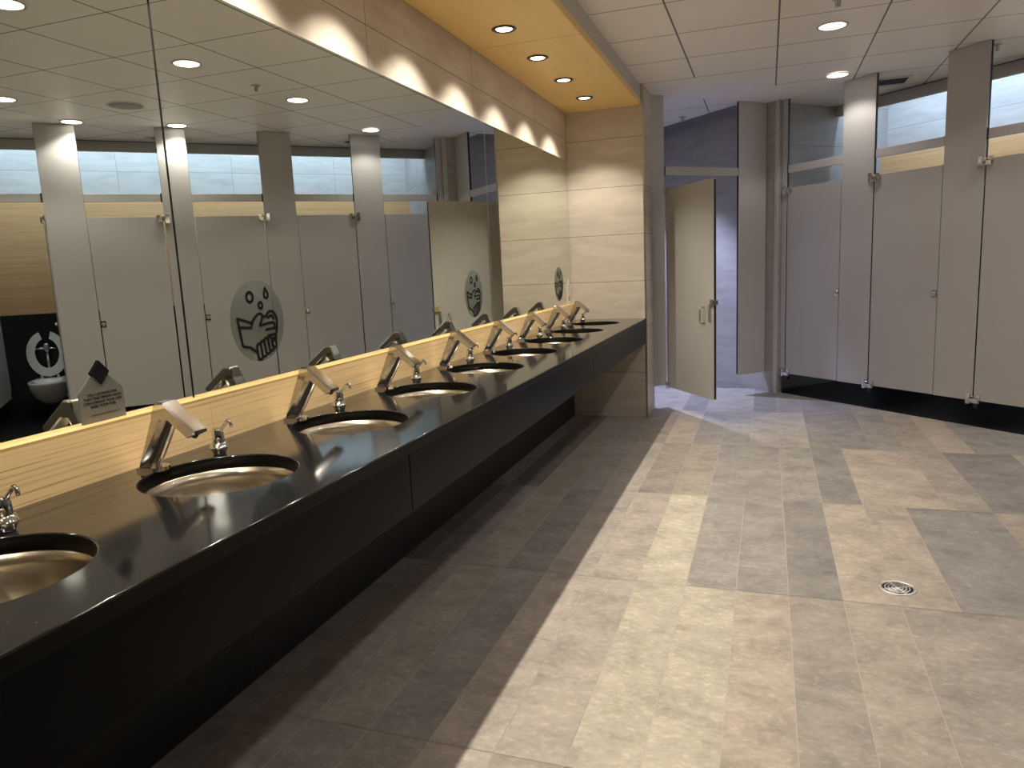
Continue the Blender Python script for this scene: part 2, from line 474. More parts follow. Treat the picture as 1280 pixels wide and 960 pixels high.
# ------------------------------------------------------------------ vanity
ZT = .868            # counter top
XF = -.985           # counter front
sink_y = [.843 + .632 * k for k in range(9)]
XS = -1.325; RS = .192
top = MB()
bm = top.bm
TH = .035
def cell(y0, y1, yc):
    """a piece of slab with one round cut-out"""
    xa, xb = XW + .003, XF
    n = 64
    inner = [(XS + RS * math.cos(2 * PI * i / n), yc + RS * math.sin(2 * PI * i / n)) for i in range(n)]
    outer = []
    for i in range(n):
        c_, s_ = math.cos(2 * PI * i / n), math.sin(2 * PI * i / n)
        t = 1e9
        if c_ > 1e-6: t = min(t, (xb - XS) / c_)
        if c_ < -1e-6: t = min(t, (xa - XS) / c_)
        if s_ > 1e-6: t = min(t, (y1 - yc) / s_)
        if s_ < -1e-6: t = min(t, (y0 - yc) / s_)
        outer.append([XS + t * c_, yc + t * s_])
    for cx_, cy_ in ((xa, y0), (xa, y1), (xb, y0), (xb, y1)):   # snap the nearest ray to each corner
        i = min(range(n), key=lambda k: (outer[k][0] - cx_) ** 2 + (outer[k][1] - cy_) ** 2)
        outer[i] = [cx_, cy_]
    e = .004
    rings = [([(p[0], p[1]) for p in outer], ZT), (inner, ZT)]
    O = [bm.verts.new((p[0], p[1], ZT)) for p in outer]
    def ring(r, z): return [bm.verts.new((XS + r * math.cos(2 * PI * i / n), yc + r * math.sin(2 * PI * i / n), z)) for i in range(n)]
    R_ = [O, ring(RS + .004, ZT), ring(RS + .001, ZT - .0015), ring(RS, ZT - .005), ring(RS, ZT - TH)]
    Ob = [bm.verts.new((p[0], p[1], ZT - TH)) for p in outer]
    R_.append(Ob)
    for A, B in zip(R_, R_[1:]):
        for i in range(n):
            f = bm.faces.new((A[i], A[(i + 1) % n], B[(i + 1) % n], B[i]))
            f.smooth = A is not O and B is not Ob
            if A is not O and B is not Ob and A is not R_[1]: f.material_index = 1
bounds = [.527] + [.843 + .632 * (k + .5) for k in range(8)] + [YE - .002]
top.box(XW + .003, XF, -1.2, .527, ZT - TH, ZT)
for (y0, y1), yc in zip(zip(bounds, bounds[1:]), sink_y):
    cell(y0, y1, yc)
top.box(XF - .0005, XF + .0025, -1.2, YE - .002, ZT - TH, ZT - .0045, mat=1)      # polished front edge
top.tube([(XF - .001, -1.2, ZT - .0035), (XF - .001, YE - .002, ZT - .0035)], .0035, 10)
vanity = top.build('vanity_countertop', [M['granite'], M['cutout']])
tag(vanity, 'long polished black granite vanity counter with nine round sink cut-outs', 'counter')
ap = MB()
for y0, y1 in ((-1.2, 1.864), (1.867, 4.30), (4.303, YE - .004)):
    ap.box(XF - .022, XF - .002, y0, y1, .655, ZT - TH, .0015)
ap.box(XF - .14, XF - .02, -1.2, YE - .004, .655, .668)
ap = ap.build('apron', M['apron'], vanity)
ap['label'] = 'glossy black front apron under the counter edge'
# wood backsplash
mb = MB()
for y0, y1 in ((-1.2, 1.770), (1.7725, 4.204), (4.2065, YE - .003)):
    mb.box(XW + .002, -1.601, y0, y1, ZT, 1.003)
bs = tag(mb.build('backsplash', M['splashwood']), 'striped light oak backsplash board running along the back of the black counter', 'backsplash')
mb = MB()
for y0, y1 in ((-1.2, 1.770), (1.7725, 4.204), (4.2065, YE - .003)):
    mb.box(XW + .002, -1.601, y0, y1, 1.003, 1.010)
e = mb.build('edge_strip', M['splashtop'], bs); e['label'] = 'pale lit top edge of the backsplash'

# mirror panels with thin dark seams
mirrors = [(-1.2, 1.7405, 'nearest wide mirror panel above the backsplash, carrying the diamond-topped card sticker'),
           (1.7485, 4.3435, 'middle wide mirror panel above the backsplash, carrying two round hand-washing stickers'),
           (4.3485, YE - .004, 'far wide mirror panel above the backsplash, meeting the tiled end wall')]
for y0, y1, lb in mirrors:
    t = thing('wall_mirror', lb, 'mirror', (XW, (y0 + y1) / 2, 1.0105), 0, 'mirror panels above the vanity')
    h = (y1 - y0) / 2
    MB().box(.002, XM - XW, -h, h, 0, 2.232 - 1.0105).build('glass', M['mirror'], t)
    MB().box(.0005, .0018, -h, h, -.0, 2.234 - 1.0105).build('backing', M['darkslot'], t)
c_ = thing('mirror_clip', 'small chrome clip at the top of the dark seam between two mirror panels', 'clip', (XM, 1.7445, 2.140))
MB().box(-.006, .004, -.0045, .0045, 0, .03, .001).build('clip_plate', M['chrome'], c_)
struct(MB().box(XW + .0005, XW + .003, 1.7405, 1.7485, 1.0105, 2.232).build('trim_4', M['darkslot']))
struct(MB().box(XW + .0005, XM + .0006, 4.3435, 4.3485, 1.0105, 2.232).build('trim_5', M['trimsteel']))

# ------------------------------------------------------------------ sinks
def make_sink(y, label):
    t = thing('sink', label, 'sink', (XS, y, ZT - TH - .15), 0, 'round steel sinks sunk in the vanity')
    prof = [(.012, .004), (.05, .006), (.10, .018), (.15, .05), (.178, .095), (.186, .125), (.188, .1485), (.205, .1495), (.205, .1455), (.191, .145), (.19, .12), (.182, .09), (.153, .045), (.10, .012), (.05, .0), (.012, -.002)]
    MB().lathe(prof, seg=48, cap=False).build('bowl', M['steel'], t)
    MB().lathe([(.0, .0075), (.024, .0085), (.028, .007), (.028, .003)], seg=24, cap=False).build('drain', M['chrome'], t)
    return t
order = ['nearest the camera, cut by the left edge', 'second from the camera', 'third from the camera', 'fourth from the camera', 'fifth from the camera',
         'sixth from the camera', 'seventh from the camera', 'eighth from the camera, last but one before the end wall', 'last in the row, against the tiled end wall']
snk = make_sink(sink_y[0], 'round steel undermount sink ' + order[0])
for k in range(1, 9):
    dup(snk, (XS, sink_y[k], ZT - TH - .15), 'round steel undermount sink ' + order[k])

# ------------------------------------------------------------------ faucets
def make_faucet(y, label):
    """leaning post with a broad flat back and a bar spout folded down over the sink"""
    t = thing('faucet', label, 'faucet', (-1.562, y, ZT), 0, 'chrome sensor faucets along the vanity')
    w = .0275
    # foot plate
    MB().prism([(-.012, -w - .002), (.036, -w - .002)] + [(.036 + .026 * math.sin(a), -(w + .002) * math.cos(a)) for a in [PI * i / 12 for i in range(1, 12)]] + [(.036, w + .002), (-.012, w + .002)], 0, .010).build('foot', M['chrome'], t)
    # post: D-shaped section, back leans forward, flat cheeks swell towards the top, round nose in front
    rings = []
    for i in range(13):
        f = i / 12
        z = .010 + f * .148
        xb = -.006 + f * .066                       # back line
        cheek = .003 + .030 * min(1, max(0, (f - .10) / .8)) ** .75   # length of the flat cheek
        nose = .0105
        xs = xb + cheek
        sweep = .034 - .014 * f                     # hollow sweep from the cheek to the round nose
        xe = xs + sweep
        r_ = .003
        half = [(xb + r_, -w), (xs - r_ * .5, -w), (xs + r_ * .6, -w + r_ * .8)]
        for q in (.35, .7, 1.):
            half.append((xs + sweep * (.12 + .88 * q), -(nose + (w - .0045 - nose) * (1 - q) ** 1.5)))
        for a in range(-3, 1):
            an = a / 4 * PI / 2
            half.append((xe + nose * math.cos(an), nose * math.sin(an)))
        ring = [(xb, -w + r_, z)] + [(x, y_, z) for x, y_ in half] + [(x, -y_, z) for x, y_ in reversed(half[:-1])] + [(xb, w - r_, z)]
        rings.append(ring)
    post = MB().loft(rings, smooth=True)
    post = post.build('post', M['faucet'], t)
    post.data.set_sharp_from_angle(angle=math.radians(35))
    # spout: folded bar with chamfered long edges
    prof = [(.056, .150), (.068, .183), (.0735, .1875), (.099, .187), (.187, .1135), (.185, .104), (.164, .095), (.108, .141), (.094, .137)]
    low = [(.057, .150), (.0695, .179), (.0745, .1825), (.0965, .1815), (.1835, .1095), (.182, .103), (.165, .0975), (.109, .1425), (.095, .138)]
    mb = MB()
    mb.loft([[(x, y_, z) for x, z in P_] for y_, P_ in ((-w, low), (-w + .0075, prof), (w - .0075, prof), (w, low))], smooth=False)
    sp_ = mb.build('spout', M['faucet'], t)
    # aerator and sensor window
    mb = MB().lathe([(.0, -.004), (.009, -.004), (.010, .006), (.0, .006)], seg=16, cap=False)
    mb.xform(Matrix.Translation((.166, 0, .0985)) @ Matrix.Rotation(math.radians(38), 4, 'Y'))
    mb.build('aerator', M['pinblack'], sp_)
    return t
fct = make_faucet(sink_y[0] , 'chrome angled sensor faucet seen in the mirror above the cut-off sink at the left edge')
fl = ['chrome angled sensor faucet at the first whole sink from the left',
      'chrome angled sensor faucet at the third sink, in front of the first round mirror sticker',
      'chrome angled sensor faucet at the fourth sink from the camera', 'chrome angled sensor faucet at the fifth sink from the camera',
      'chrome angled sensor faucet at the sixth sink from the camera', 'chrome angled sensor faucet at the seventh sink from the camera',
      'chrome angled sensor faucet at the last sink but one', 'chrome angled sensor faucet at the last sink, by the end wall']
for k in range(1, 9):
    dup(fct, (-1.562, sink_y[k], ZT), fl[k - 1])
fct.location.y = sink_y[0]

# ------------------------------------------------------------------ soap dispensers
def make_soap(x, y, label):
    t = thing('soap_dispenser', label, 'soap dispenser', (x, y, ZT), 0, 'chrome soap pumps along the vanity')
    MB().lathe([(.0, 0), (.0165, 0), (.018, .003), (.0235, .0165), (.0265, .0195), (.0265, .0215), (.0235, .024), (.0215, .034), (.0, .034)], seg=28, cap=False).build('collar', M['chrome'], t)
    MB().lathe([(.0, .033), (.0165, .033), (.0172, .036), (.0165, .060), (.0155, .070), (.013, .074), (.0, .0745)], seg=28, cap=False).build('pump_head', M['chrome'], t)
    MB().tube([(.004, 0, .060), (.014, 0, .072), (.030, 0, .089), (.038, 0, .0965), (.043, 0, .098), (.047, 0, .095), (.050, 0, .086), (.0505, 0, .080)],
              [.0055, .0055, .005, .005, .005, .005, .0045, .004], 12).build('nozzle', M['chrome'], t)
    return t
so = [('chrome soap pump beside the cut-off sink at the left edge'), ('chrome soap pump behind the first whole sink from the left'),
      ('chrome soap pump behind the third sink from the camera'), ('chrome soap pump behind the fourth sink from the camera'),
      ('chrome soap pump behind the fifth sink from the camera'), ('chrome soap pump behind the sixth sink from the camera'),
      ('chrome soap pump behind the seventh sink from the camera'), ('chrome soap pump behind the last sink but one'),
      ('chrome soap pump behind the last sink by the end wall')]
sx, sdy = -1.478, .175
sp0 = make_soap(sx, sink_y[0] + sdy, so[0])
for k in range(1, 9):
    dup(sp0, (sx, sink_y[k] + sdy, ZT), so[k])

# ------------------------------------------------------------------ stickers on the mirror
def stroke(mb, pts, w, x0, x1, closed=False):
    """flat ribbon of width w along pts (in the y-z plane), between x0 and x1"""
    P = [Vector((0, p[0], p[1])) for p in pts]
    n = len(P)
    L, Rr = [], []
    for i in range(n):
        if closed:
            a, b_ = P[(i - 1) % n], P[(i + 1) % n]
        else:
            a, b_ = P[max(i - 1, 0)], P[min(i + 1, n - 1)]
        t = (b_ - a).normalized()
        nn = Vector((0, -t.z, t.y)) * (w / 2)
        L.append(P[i] + nn); Rr.append(P[i] - nn)
    bm_ = mb.bm
    v = [[bm_.verts.new((x, q.y, q.z)) for q in S] for x in (x0, x1) for S in (L, Rr)]
    m_ = n if closed else n - 1
    for i in range(m_):
        j_ = (i + 1) % n
        bm_.faces.new((v[2][i], v[2][j_], v[3][j_], v[3][i]))
        bm_.faces.new((v[0][i], v[1][i], v[1][j_], v[0][j_]))
        bm_.faces.new((v[0][i], v[0][j_], v[2][j_], v[2][i]))
        bm_.faces.new((v[1][i], v[3][i], v[3][j_], v[1][j_]))
    if not closed:
        for i in (0, n - 1):
            bm_.faces.new((v[0][i], v[2][i], v[3][i], v[1][i]))
def smooth_path(pts, k=5):
    out = []
    n = len(pts)
    for i in range(n - 1):
        p0, p1, p2, p3 = pts[max(i - 1, 0)], pts[i], pts[i + 1], pts[min(i + 2, n - 1)]
        for j_ in range(k):
            t = j_ / k
            out.append(tuple(.5 * (2 * p1[a] + (p2[a] - p0[a]) * t + (2 * p0[a] - 5 * p1[a] + 4 * p2[a] - p3[a]) * t * t + (3 * p1[a] - p0[a] - 3 * p2[a] + p3[a]) * t ** 3) for a in (0, 1)))
    out.append(pts[-1])
    return out
RD = .139
def px(p):
    return ((p[0] - 415) / 235 * RD, -(p[1] - 522) / 358 * RD)
def ellipse(cx_, cy_, rx, ry, n=20):
    return [px((cx_ + rx * math.cos(2 * PI * i / n), cy_ + ry * math.sin(2 * PI * i / n))) for i in range(n)]
def make_sticker(y, z, label):
    t = thing('mirror_sticker', label, 'sticker', (XM, y, z), 0, 'round hand-washing stickers on the mirror')
    mb = MB().lathe([(0, .0002), (RD, .0002), (RD, .0007), (0, .0007)], seg=56, cap=False)
    mb.xform(Matrix.Rotation(PI / 2, 4, 'Y'))
    mb.build('frosted_disc', M['film'], t)
    mb = MB()
    W = .0095
    xa, xb = .0009, .0015
    drop = MB()
    stroke(drop, ellipse(357, 312, 27, 42), W, xa, xb, True)
    stroke(drop, ellipse(445, 390, 17, 28, 16), W, xa, xb, True)
    tear = [(497, 240), (512, 270), (522, 300), (517, 322), (503, 331), (489, 322), (484, 300), (489, 270)]
    stroke(drop, [px(p) for p in tear], W, xa, xb, True)
    drop.build('water_drops', M['ink'], t)
    S = lambda pts, sm=True: stroke(mb, [px(p) for p in (smooth_path(pts) if sm else pts)], W, xa, xb)
    S([(232, 482), (352, 535)], False)                       # cuff and thumb
    S([(352, 535), (385, 490), (425, 462), (452, 478), (445, 515), (420, 566)])
    S([(236, 482), (262, 722)], False)
    S([(262, 722), (320, 742), (372, 788)], False)
    S([(252, 560), (345, 576), (362, 528)], False)
    S([(418, 566), (535, 552), (556, 580), (540, 603), (474, 610)])
    S([(470, 610), (560, 606), (574, 632), (556, 656), (484, 664)])
    S([(484, 664), (545, 664), (562, 690), (545, 712), (520, 706)])
    S([(450, 484), (482, 492), (502, 462), (535, 450), (566, 474), (582, 530), (576, 605)])
    S([(500, 508), (522, 490), (546, 500), (554, 526)])
    for (xa_, ya_, xb_, yb_) in ((398, 748, 404, 836), (432, 728, 440, 818), (466, 706, 476, 800), (500, 702, 510, 778), (536, 718, 540, 752)):
        r_ = 19
        cap_ = [(xa_ + r_ * math.cos(PI + PI * i / 8), ya_ + r_ * 1.3 * math.sin(PI + PI * i / 8)) for i in range(9)]
        cap_ += [(xb_ + r_ * math.cos(PI * i / 8), yb_ + r_ * 1.3 * math.sin(PI * i / 8)) for i in range(9)]
        stroke(mb, [px(p) for p in cap_], W, xa, xb, True)
    mb.build('hands_pictogram', M['ink'], t)
    return t
st = make_sticker(2.078, 1.216, 'frosted round hand-washing sticker on the mirror, the largest and nearest of three')
dup(st, (XM, 4.045, 1.210), 'frosted round hand-washing sticker in the middle of the mirror, second of three')
dup(st, (XM, 5.938, 1.197), 'frosted round hand-washing sticker on the mirror closest to the end wall')

def text(body, size, parent, loc, mat, name='lettering'):
    cu = bpy.data.curves.new(name, 'FONT')
    cu.body = body; cu.size = size; cu.align_x = 'CENTER'; cu.align_y = 'CENTER'
    cu.extrude = .0002; cu.space_line = 1.05
    cu.materials.append(mat)
    tmp = bpy.data.objects.new(name + '_curve', cu)
    me_ = bpy.data.meshes.new_from_object(tmp)
    bpy.data.objects.remove(tmp); bpy.data.curves.remove(cu)
    o_ = bpy.data.objects.new(name, me_); COL.objects.link(o_)
    o_.parent = parent; o_.location = loc
    o_.rotation_euler = (PI / 2, 0, PI / 2)
    return o_
cd = thing('card_sticker', 'pale tag-shaped card with a black diamond standing at the foot of the near mirror', 'sign', (XM, 1.426, 1.0108))
mb = MB().prism([(-.068, 0), (.066, 0), (.066, .077), (.030, .112), (-.030, .118), (-.068, .080)], .0003, .0022)
mb.xform(Matrix(((0, 0, 1, 0), (1, 0, 0, 0), (0, 1, 0, 0), (0, 0, 0, 1))))
mb.build('card_plate', M['card'], cd)
mb = MB().prism([(0, .094), (.029, .126), (0, .158), (-.029, .126)], .0018, .0045)
mb.xform(Matrix(((0, 0, 1, 0), (1, 0, 0, 0), (0, 1, 0, 0), (0, 0, 0, 1))))
dm = mb.build('diamond_badge', M['ink'], cd); dm['label'] = 'black diamond badge at the top of the card'
text('STILL LOOKING FOR\nTHAT ONE PERSON WHO\nCAN CHANGE YOUR LIFE?\nRAISE YOUR EYES.', .0098, cd, (.0026, 0, .056), M['ink'])
mb = MB().box(.0023, .0027, -.040, .048, .0185, .0195)
mb.build('rule', M['ink'], cd)
cd2 = thing('card_sticker', 'narrow white pointed card at the foot of the mirror right by the end wall', 'sign', (XM, 6.252, 1.0108))
mb = MB().prism([(-.066, .008), (.062, .008), (.062, .16), (0, .215), (-.066, .165)], .0003, .0022)
mb.xform(Matrix(((0, 0, 1, 0), (1, 0, 0, 0), (0, 1, 0, 0), (0, 0, 0, 1))))
mb.build('card_plate', M['cardwhite'], cd2)
mb = MB()
mb.build('grey_print', M['speaker'], cd2) if False else mb.bm.free()
for z_ in (.13, .15, .108):
    MB().box(.0023, .0028, -.02, .02, z_, z_ + .006).build('print_line', M['speaker'], cd2)
MB().box(.0023, .0028, -.03, .03, .03, .07).build('print_block', M['speaker'], cd2)

# ------------------------------------------------------------------ stall row
def hinge_bm(lower=False):
    """chrome pivot bracket: pilaster plate, knuckle and door plate (front of partition at y = 0)"""
    mb = MB()
    mb.box(-.056, -.022, -.010, .0, -.042, .042, .002)
    mb.lathe([(.014, -.026), (.0165, -.021), (.0165, .021), (.014, .026)], (-.004, -.018, 0), 16)
    mb.box(-.03, .050, -.026, -.002, -.030, .006, .004)
    mb.box(.022, .054, -.014, .0, -.034, .034, .002)
    return mb
def latch_parts(t, x, z):
    MB().box(x - .024, x + .024, -.006, 0, z - .030, z + .030, .002).build('latch_plate', M['chrome'], t)
    mb = MB().lathe([(.0, 0), (.015, 0), (.018, .008), (.016, .018), (.0, .020)], seg=18, cap=False)
    mb.xform(Matrix.Translation((x - .002, -.006, z)) @ Matrix.Rotation(PI / 2, 4, 'X'))
    mb.build('latch_knob', M['chrome'], t)

ZB = .203
def make_door(s, width, label, rz=RZS, swing=0.):
    t = thing('stall_door', label, 'stall door', SU(s, UF, 0), rz + swing, 'grey laminate stall doors')
    MB().box(.006, width - .004, 0, .022, ZB, 1.972, .0018).build('door_panel', M['laminate'], t)
    h = hinge_bm().xform(Matrix.Translation((.004, 0, 1.952))).build('hinge', M['chrome'], t)
    h2 = hinge_bm().xform(Matrix.Translation((.004, 0, ZB + .012))).build('hinge', M['chrome'], t)
    MB().box(.018, .052, -.024, .020, ZB - .052, ZB - .016, .004).build('pivot_foot', M['pinblack'], h2)
    latch_parts(t, width - .022, 1.0)
    return t
doors = [(-.905, .612, 'shaded grey stall door at the far left end of the stall row, beside the tiled wall tip'),
         (.03, .597, 'grey stall door between the brightly lit pilaster and the dark pilaster'),
         (.945, .645, 'large grey stall door cut by the right edge of the photo'),
         (1.86, .635, 'grey stall door mirrored left of the nearest round sticker, fourth along the row')]
for s, w, lb in doors:
    make_door(s, w, lb)
make_door(2.822, .635, 'grey stall door standing open edge-on in front of the toilet, seen in the mirror', swing=math.radians(83))

def make_pilaster(s0, s1, label, z0=ZB - .003):
    t = thing('stall_pilaster', label, 'pilaster', SU(s0, UF, 0), RZS, 'grey laminate pilasters of the stall row')
    MB().box(0, s1 - s0, 0, .030, z0, ZC - .004, .0018).build('pilaster_panel', M['laminate'], t)
    MB().box(-.0004, .006, .004, .028, z0 + .01, ZC - .006).build('edge_band', M['laminate_edge'], t)
    MB().box(s1 - s0 - .006, s1 - s0 + .0004, .004, .028, z0 + .01, ZC - .006).build('edge_band', M['laminate_edge'], t)
    return t
make_pilaster(-.972, -.910, 'thin dark grey pilaster strip fixed to the tip of the tiled wall')
make_pilaster(-.290, .024, 'tall grey pilaster with a bright scallop of light, left one in the photo')
make_pilaster(.628, .940, 'tall grey pilaster without lamp light between two lit ones, right of the vent')
make_pilaster(1.594, 1.852, 'lit grey pilaster split by the dark seam of the mirror')
make_pilaster(2.500, 2.815, 'lit grey pilaster standing beside the open toilet stall in the mirror')
make_pilaster(3.462, 3.77, 'grey pilaster at the near end of the stall row past the open stall')

def make_rail(s0, s1, label):
    t = thing('header_rail', label, 'rail', SU(s0, UF + .002, 0), RZS, 'grey header rails of the stall row')
    MB().box(0, s1 - s0, 0, .022, 2.110, 2.180, .0018).build('rail_bar', M['laminate'], t)
    MB().box(-.0004, .012, -.003, .0, 2.104, 2.186).build('rail_bracket', M['laminate_edge'], t)
    return t
make_rail(-.908, -.292, 'grey header rail over the far left door of the stall row')
make_rail(.026, .626, 'grey header rail over the second stall door, pale wood behind it')
make_rail(.942, 1.592, 'grey header rail over the door at the right edge of the photo')
make_rail(1.854, 2.498, 'grey header rail over the fourth stall door, seen in the mirror')
make_rail(2.817, 3.460, 'grey header rail over the open toilet stall, seen in the mirror')
# dividing panels between stalls
for s, lb in ((-.13, 'grey dividing panel between the first two stalls'), (.79, 'grey dividing panel behind the dark pilaster'),
              (1.72, 'grey dividing panel on the far side of the fourth stall'), (2.66, 'grey dividing panel on the right of the toilet in the mirror'),
              (3.52, 'grey dividing panel on the left of the toilet in the mirror')):
    t = thing('stall_divider', lb, 'partition', SU(s, UF + .036, 0), RZS, 'grey dividing panels between stalls')
    MB().box(-.012, .012, 0, 7.0 - UF - .037, ZB, 1.972, .0018).build('divider_panel', M['laminate'], t)
    MB().box(-.02, .02, 7.0 - UF - .062, 7.0 - UF - .037, .28, 1.9, .002).build('wall_bracket', M['trimsteel'], t)

# accessible stall front, at right angles to the row
def ACC(u): return SU(S_ACC, u)
t = thing('stall_pilaster', 'dark grey pilaster between the end wall corner and the half-open door', 'pilaster', ACC(4.068), RZA, 'pilasters of the accessible stall')
MB().box(.0, .155, -.004, .026, .2, ZC - .004, .0018).build('pilaster_panel', M['laminate'], t)
MB().box(.1495, .1556, .0, .022, .21, ZC - .006).build('edge_band', M['laminate_edge'], t)
t = thing('stall_pilaster', 'grey pilaster right of the bluish accessible stall opening', 'pilaster', ACC(5.095), RZA, 'pilasters of the accessible stall')
MB().box(.0, .345, -.004, .026, .2, ZC - .004, .0018).build('pilaster_panel', M['laminate'], t)
MB().box(-.0006, .006, .0, .022, .21, ZC - .006).build('edge_band', M['laminate_edge'], t)
t = thing('header_rail', 'grey header rail over the half-open accessible stall door', 'rail', ACC(4.225), RZA)
MB().box(0, .868, .0, .022, 2.110, 2.180, .0018).build('rail_bar', M['laminate'], t)
MB().box(-.0004, .012, -.004, .0, 2.104, 2.186).build('rail_bracket', M['laminate_edge'], t)
hp = Vector((-.868, 6.772, 0)); fp = Vector((-.405, 6.113, 0))
ang = math.atan2(fp.y - hp.y, fp.x - hp.x)
wd = (fp - hp).length
t = thing('stall_door', 'olive-grey accessible stall door standing half open into the room by the end wall', 'stall door', hp, ang, 'grey laminate stall doors')
MB().box(.012, wd, 0, .024, .2, 1.972, .0018).build('door_panel', M['laminate'], t)
MB().box(wd - .004, wd + .0006, .002, .022, .21, 1.965).build('edge_band', M['laminate_edge'], t)
for z_ in (1.955, .215):
    mb = MB()
    mb.lathe([(.010, -.03), (.012, -.026), (.012, .026), (.010, .03)], (.002, .012, z_), 14)
    mb.box(.0, .055, -.012, .0, z_ - .03, z_ + .03, .002)
    mb.box(-.02, .006, .004, .018, z_ - .015, z_ + .015, .002)
    mb.build('hinge', M['chrome'], t)
mb = MB().tube([(wd - .145, -.001, .958), (wd - .145, -.03, .958), (wd - .145, -.042, .946), (wd - .145, -.042, .838), (wd - .145, -.03, .826), (wd - .145, -.001, .826)], .0065, 12)
mb.build('pull_handle', M['trimsteel'], t)
mb = MB().box(wd - .062, wd - .038, -.014, .0, .84, .985, .003)
mb.build('latch_bar', M['trimsteel'], t)
mb = MB().box(wd - .035, wd + .018, -.016, .0, .975, 1.025, .002)
mb.box(wd + .004, wd + .018, -.016, .03, .98, 1.02, .002)
mb.build('latch_keeper', M['chrome'], t)

# ------------------------------------------------------------------ toilet in the open stall
tl_ = thing('toilet', 'white wall-hung toilet with its open-front seat raised, seen in the mirror at left', 'toilet', SU(3.12, 6.998, 0), RZS)
def egg(cy, hw, l0, l1, z, n=28):
    """egg-shaped ring; l0 towards the room (-y), l1 towards the wall"""
    out = []
    for i in range(n):
        a = 2 * PI * i / n
        y_ = math.sin(a)
        out.append((hw * math.cos(a), cy + y_ * (l1 if y_ > 0 else l0), z))
    return out
mb = MB()
mb.loft([egg(-.14, .075, .10, .13, .13), egg(-.18, .11, .17, .17, .17), egg(-.22, .15, .22, .21, .23), egg(-.26, .175, .27, .25, .31), egg(-.28, .185, .31, .27, .375),
         egg(-.28, .185, .315, .27, .392), egg(-.28, .178, .305, .262, .397), egg(-.28, .135, .255, .17, .394), egg(-.28, .12, .23, .15, .33), egg(-.25, .06, .12, .08, .24)])
mb.build('bowl', M['porcelain'], tl_)
MB().box(-.16, .16, -.10, -.001, .17, .40, .03).build('mounting_back', M['porcelain'], tl_)
# raised horseshoe seat
n = 26
outer, inner = [], []
for i in range(n + 1):
    a = math.radians(-90 + 25) + 0
    f = i / n
    an = math.radians(90 + 17) + math.radians(360 - 34) * f       # opening at the top
    hw_o, hw_i = .188, .112
    ho, hi_ = .245, .165
    outer.append((hw_o * math.cos(an), ho * math.sin(an)))
    inner.append((hw_i * math.cos(an) , hi_ * math.sin(an) + (.012 if math.sin(an) < 0 else 0)))
mb = MB()
bm_ = mb.bm
F = [[bm_.verts.new((p[0], y_, p[1])) for p in L_] for y_ in (0, .022) for L_ in (outer, inner)]
for i in range(n):
    bm_.faces.new((F[0][i], F[0][i + 1], F[1][i + 1], F[1][i]))
    bm_.faces.new((F[2][i], F[3][i], F[3][i + 1], F[2][i + 1]))
    bm_.faces.new((F[0][i], F[2][i], F[2][i + 1], F[0][i + 1]))
    bm_.faces.new((F[1][i], F[1][i + 1], F[3][i + 1], F[3][i]))
for i in (0, n):
    bm_.faces.new((F[0][i], F[1][i], F[3][i], F[2][i]))
bmesh.ops.bevel(bm_, geom=[e for e in bm_.edges if len(e.link_faces) == 2 and e.calc_face_angle(0) > 1.], offset=.006, segments=2, affect='EDGES')
mb.xform(Matrix.Translation((0, -.085, .660)) @ Matrix.Rotation(math.radians(-6), 4, 'X'))
seat = mb.build('seat', M['seat'], tl_)
for sx_ in (-1, 1):
    for zz in (.58, .76):
        MB().box(sx_ * .15 - .022, sx_ * .15 + .022, -.100 + (.66 - zz) * .08, -.083 + (.66 - zz) * .08, zz - .006, zz + .006, .002).build('bumper', M['white'], seat)
for sx_ in (-.075, .075):
    MB().lathe([(.012, .39), (.013, .395), (.013, .425), (.010, .43)], (sx_, -.085, 0), 14).build('seat_hinge', M['seat'], tl_)
fv = MB()
fv.tube([(0, -.055, .39), (0, -.055, .70)], .016, 16)
fv.lathe([(.0, .68), (.026, .68), (.028, .70), (.028, .755), (.020, .77), (.0, .772)], (0, -.055, 0), 20, cap=False)
fv.tube([(.0, -.055, .715), (.10, -.055, .715), (.10, -.002, .715)], .013, 14)
fv.tube([(.0, -.055, .715), (-.05, -.06, .715), (-.085, -.065, .708)], [.012, .010, .007], 12)
fv.build('flush_valve', M['chrome'], tl_)

# ------------------------------------------------------------------ floor drain
dr = thing('floor_drain', 'round chrome floor drain with a slotted grate in the tile joint', 'drain', (.511, 3.142, 0))
mb = MB().lathe([(.058, .0005), (.058, .0035), (.066, .0045), (.070, .0025), (.070, .0005)], seg=40, cap=False)
mb.build('ring', M['drainsteel'], dr)
MB().lathe([(.0, .0004), (.058, .0004), (.058, .0010), (.0, .0010)], seg=32, cap=False).build('well', M['duct'], dr)
mb = MB()
for r0, r1 in ((.0, .010), (.017, .023), (.030, .036), (.043, .048)):
    mb.lathe([(r0, .0012), (r1, .0012), (r1, .0034), (r0, .0034)], seg=36, cap=False) if r0 else mb.lathe([(.0005, .0012), (r1, .0012), (r1, .0034), (.0005, .0034)], seg=20, cap=False)
for a in (PI / 4 - .35, PI / 4 + PI / 2 - .35):
    c2_, s2_ = math.cos(a), math.sin(a)
    w_ = .005
    for sg in (1,):
        p = [(-.058 * c2_ - w_ * s2_, -.058 * s2_ + w_ * c2_), (.058 * c2_ - w_ * s2_, .058 * s2_ + w_ * c2_), (.058 * c2_ + w_ * s2_, .058 * s2_ - w_ * c2_), (-.058 * c2_ + w_ * s2_, -.058 * s2_ - w_ * c2_)]
        mb.prism(p, .0012, .0032)
mb.build('grate', M['drainsteel'], dr)

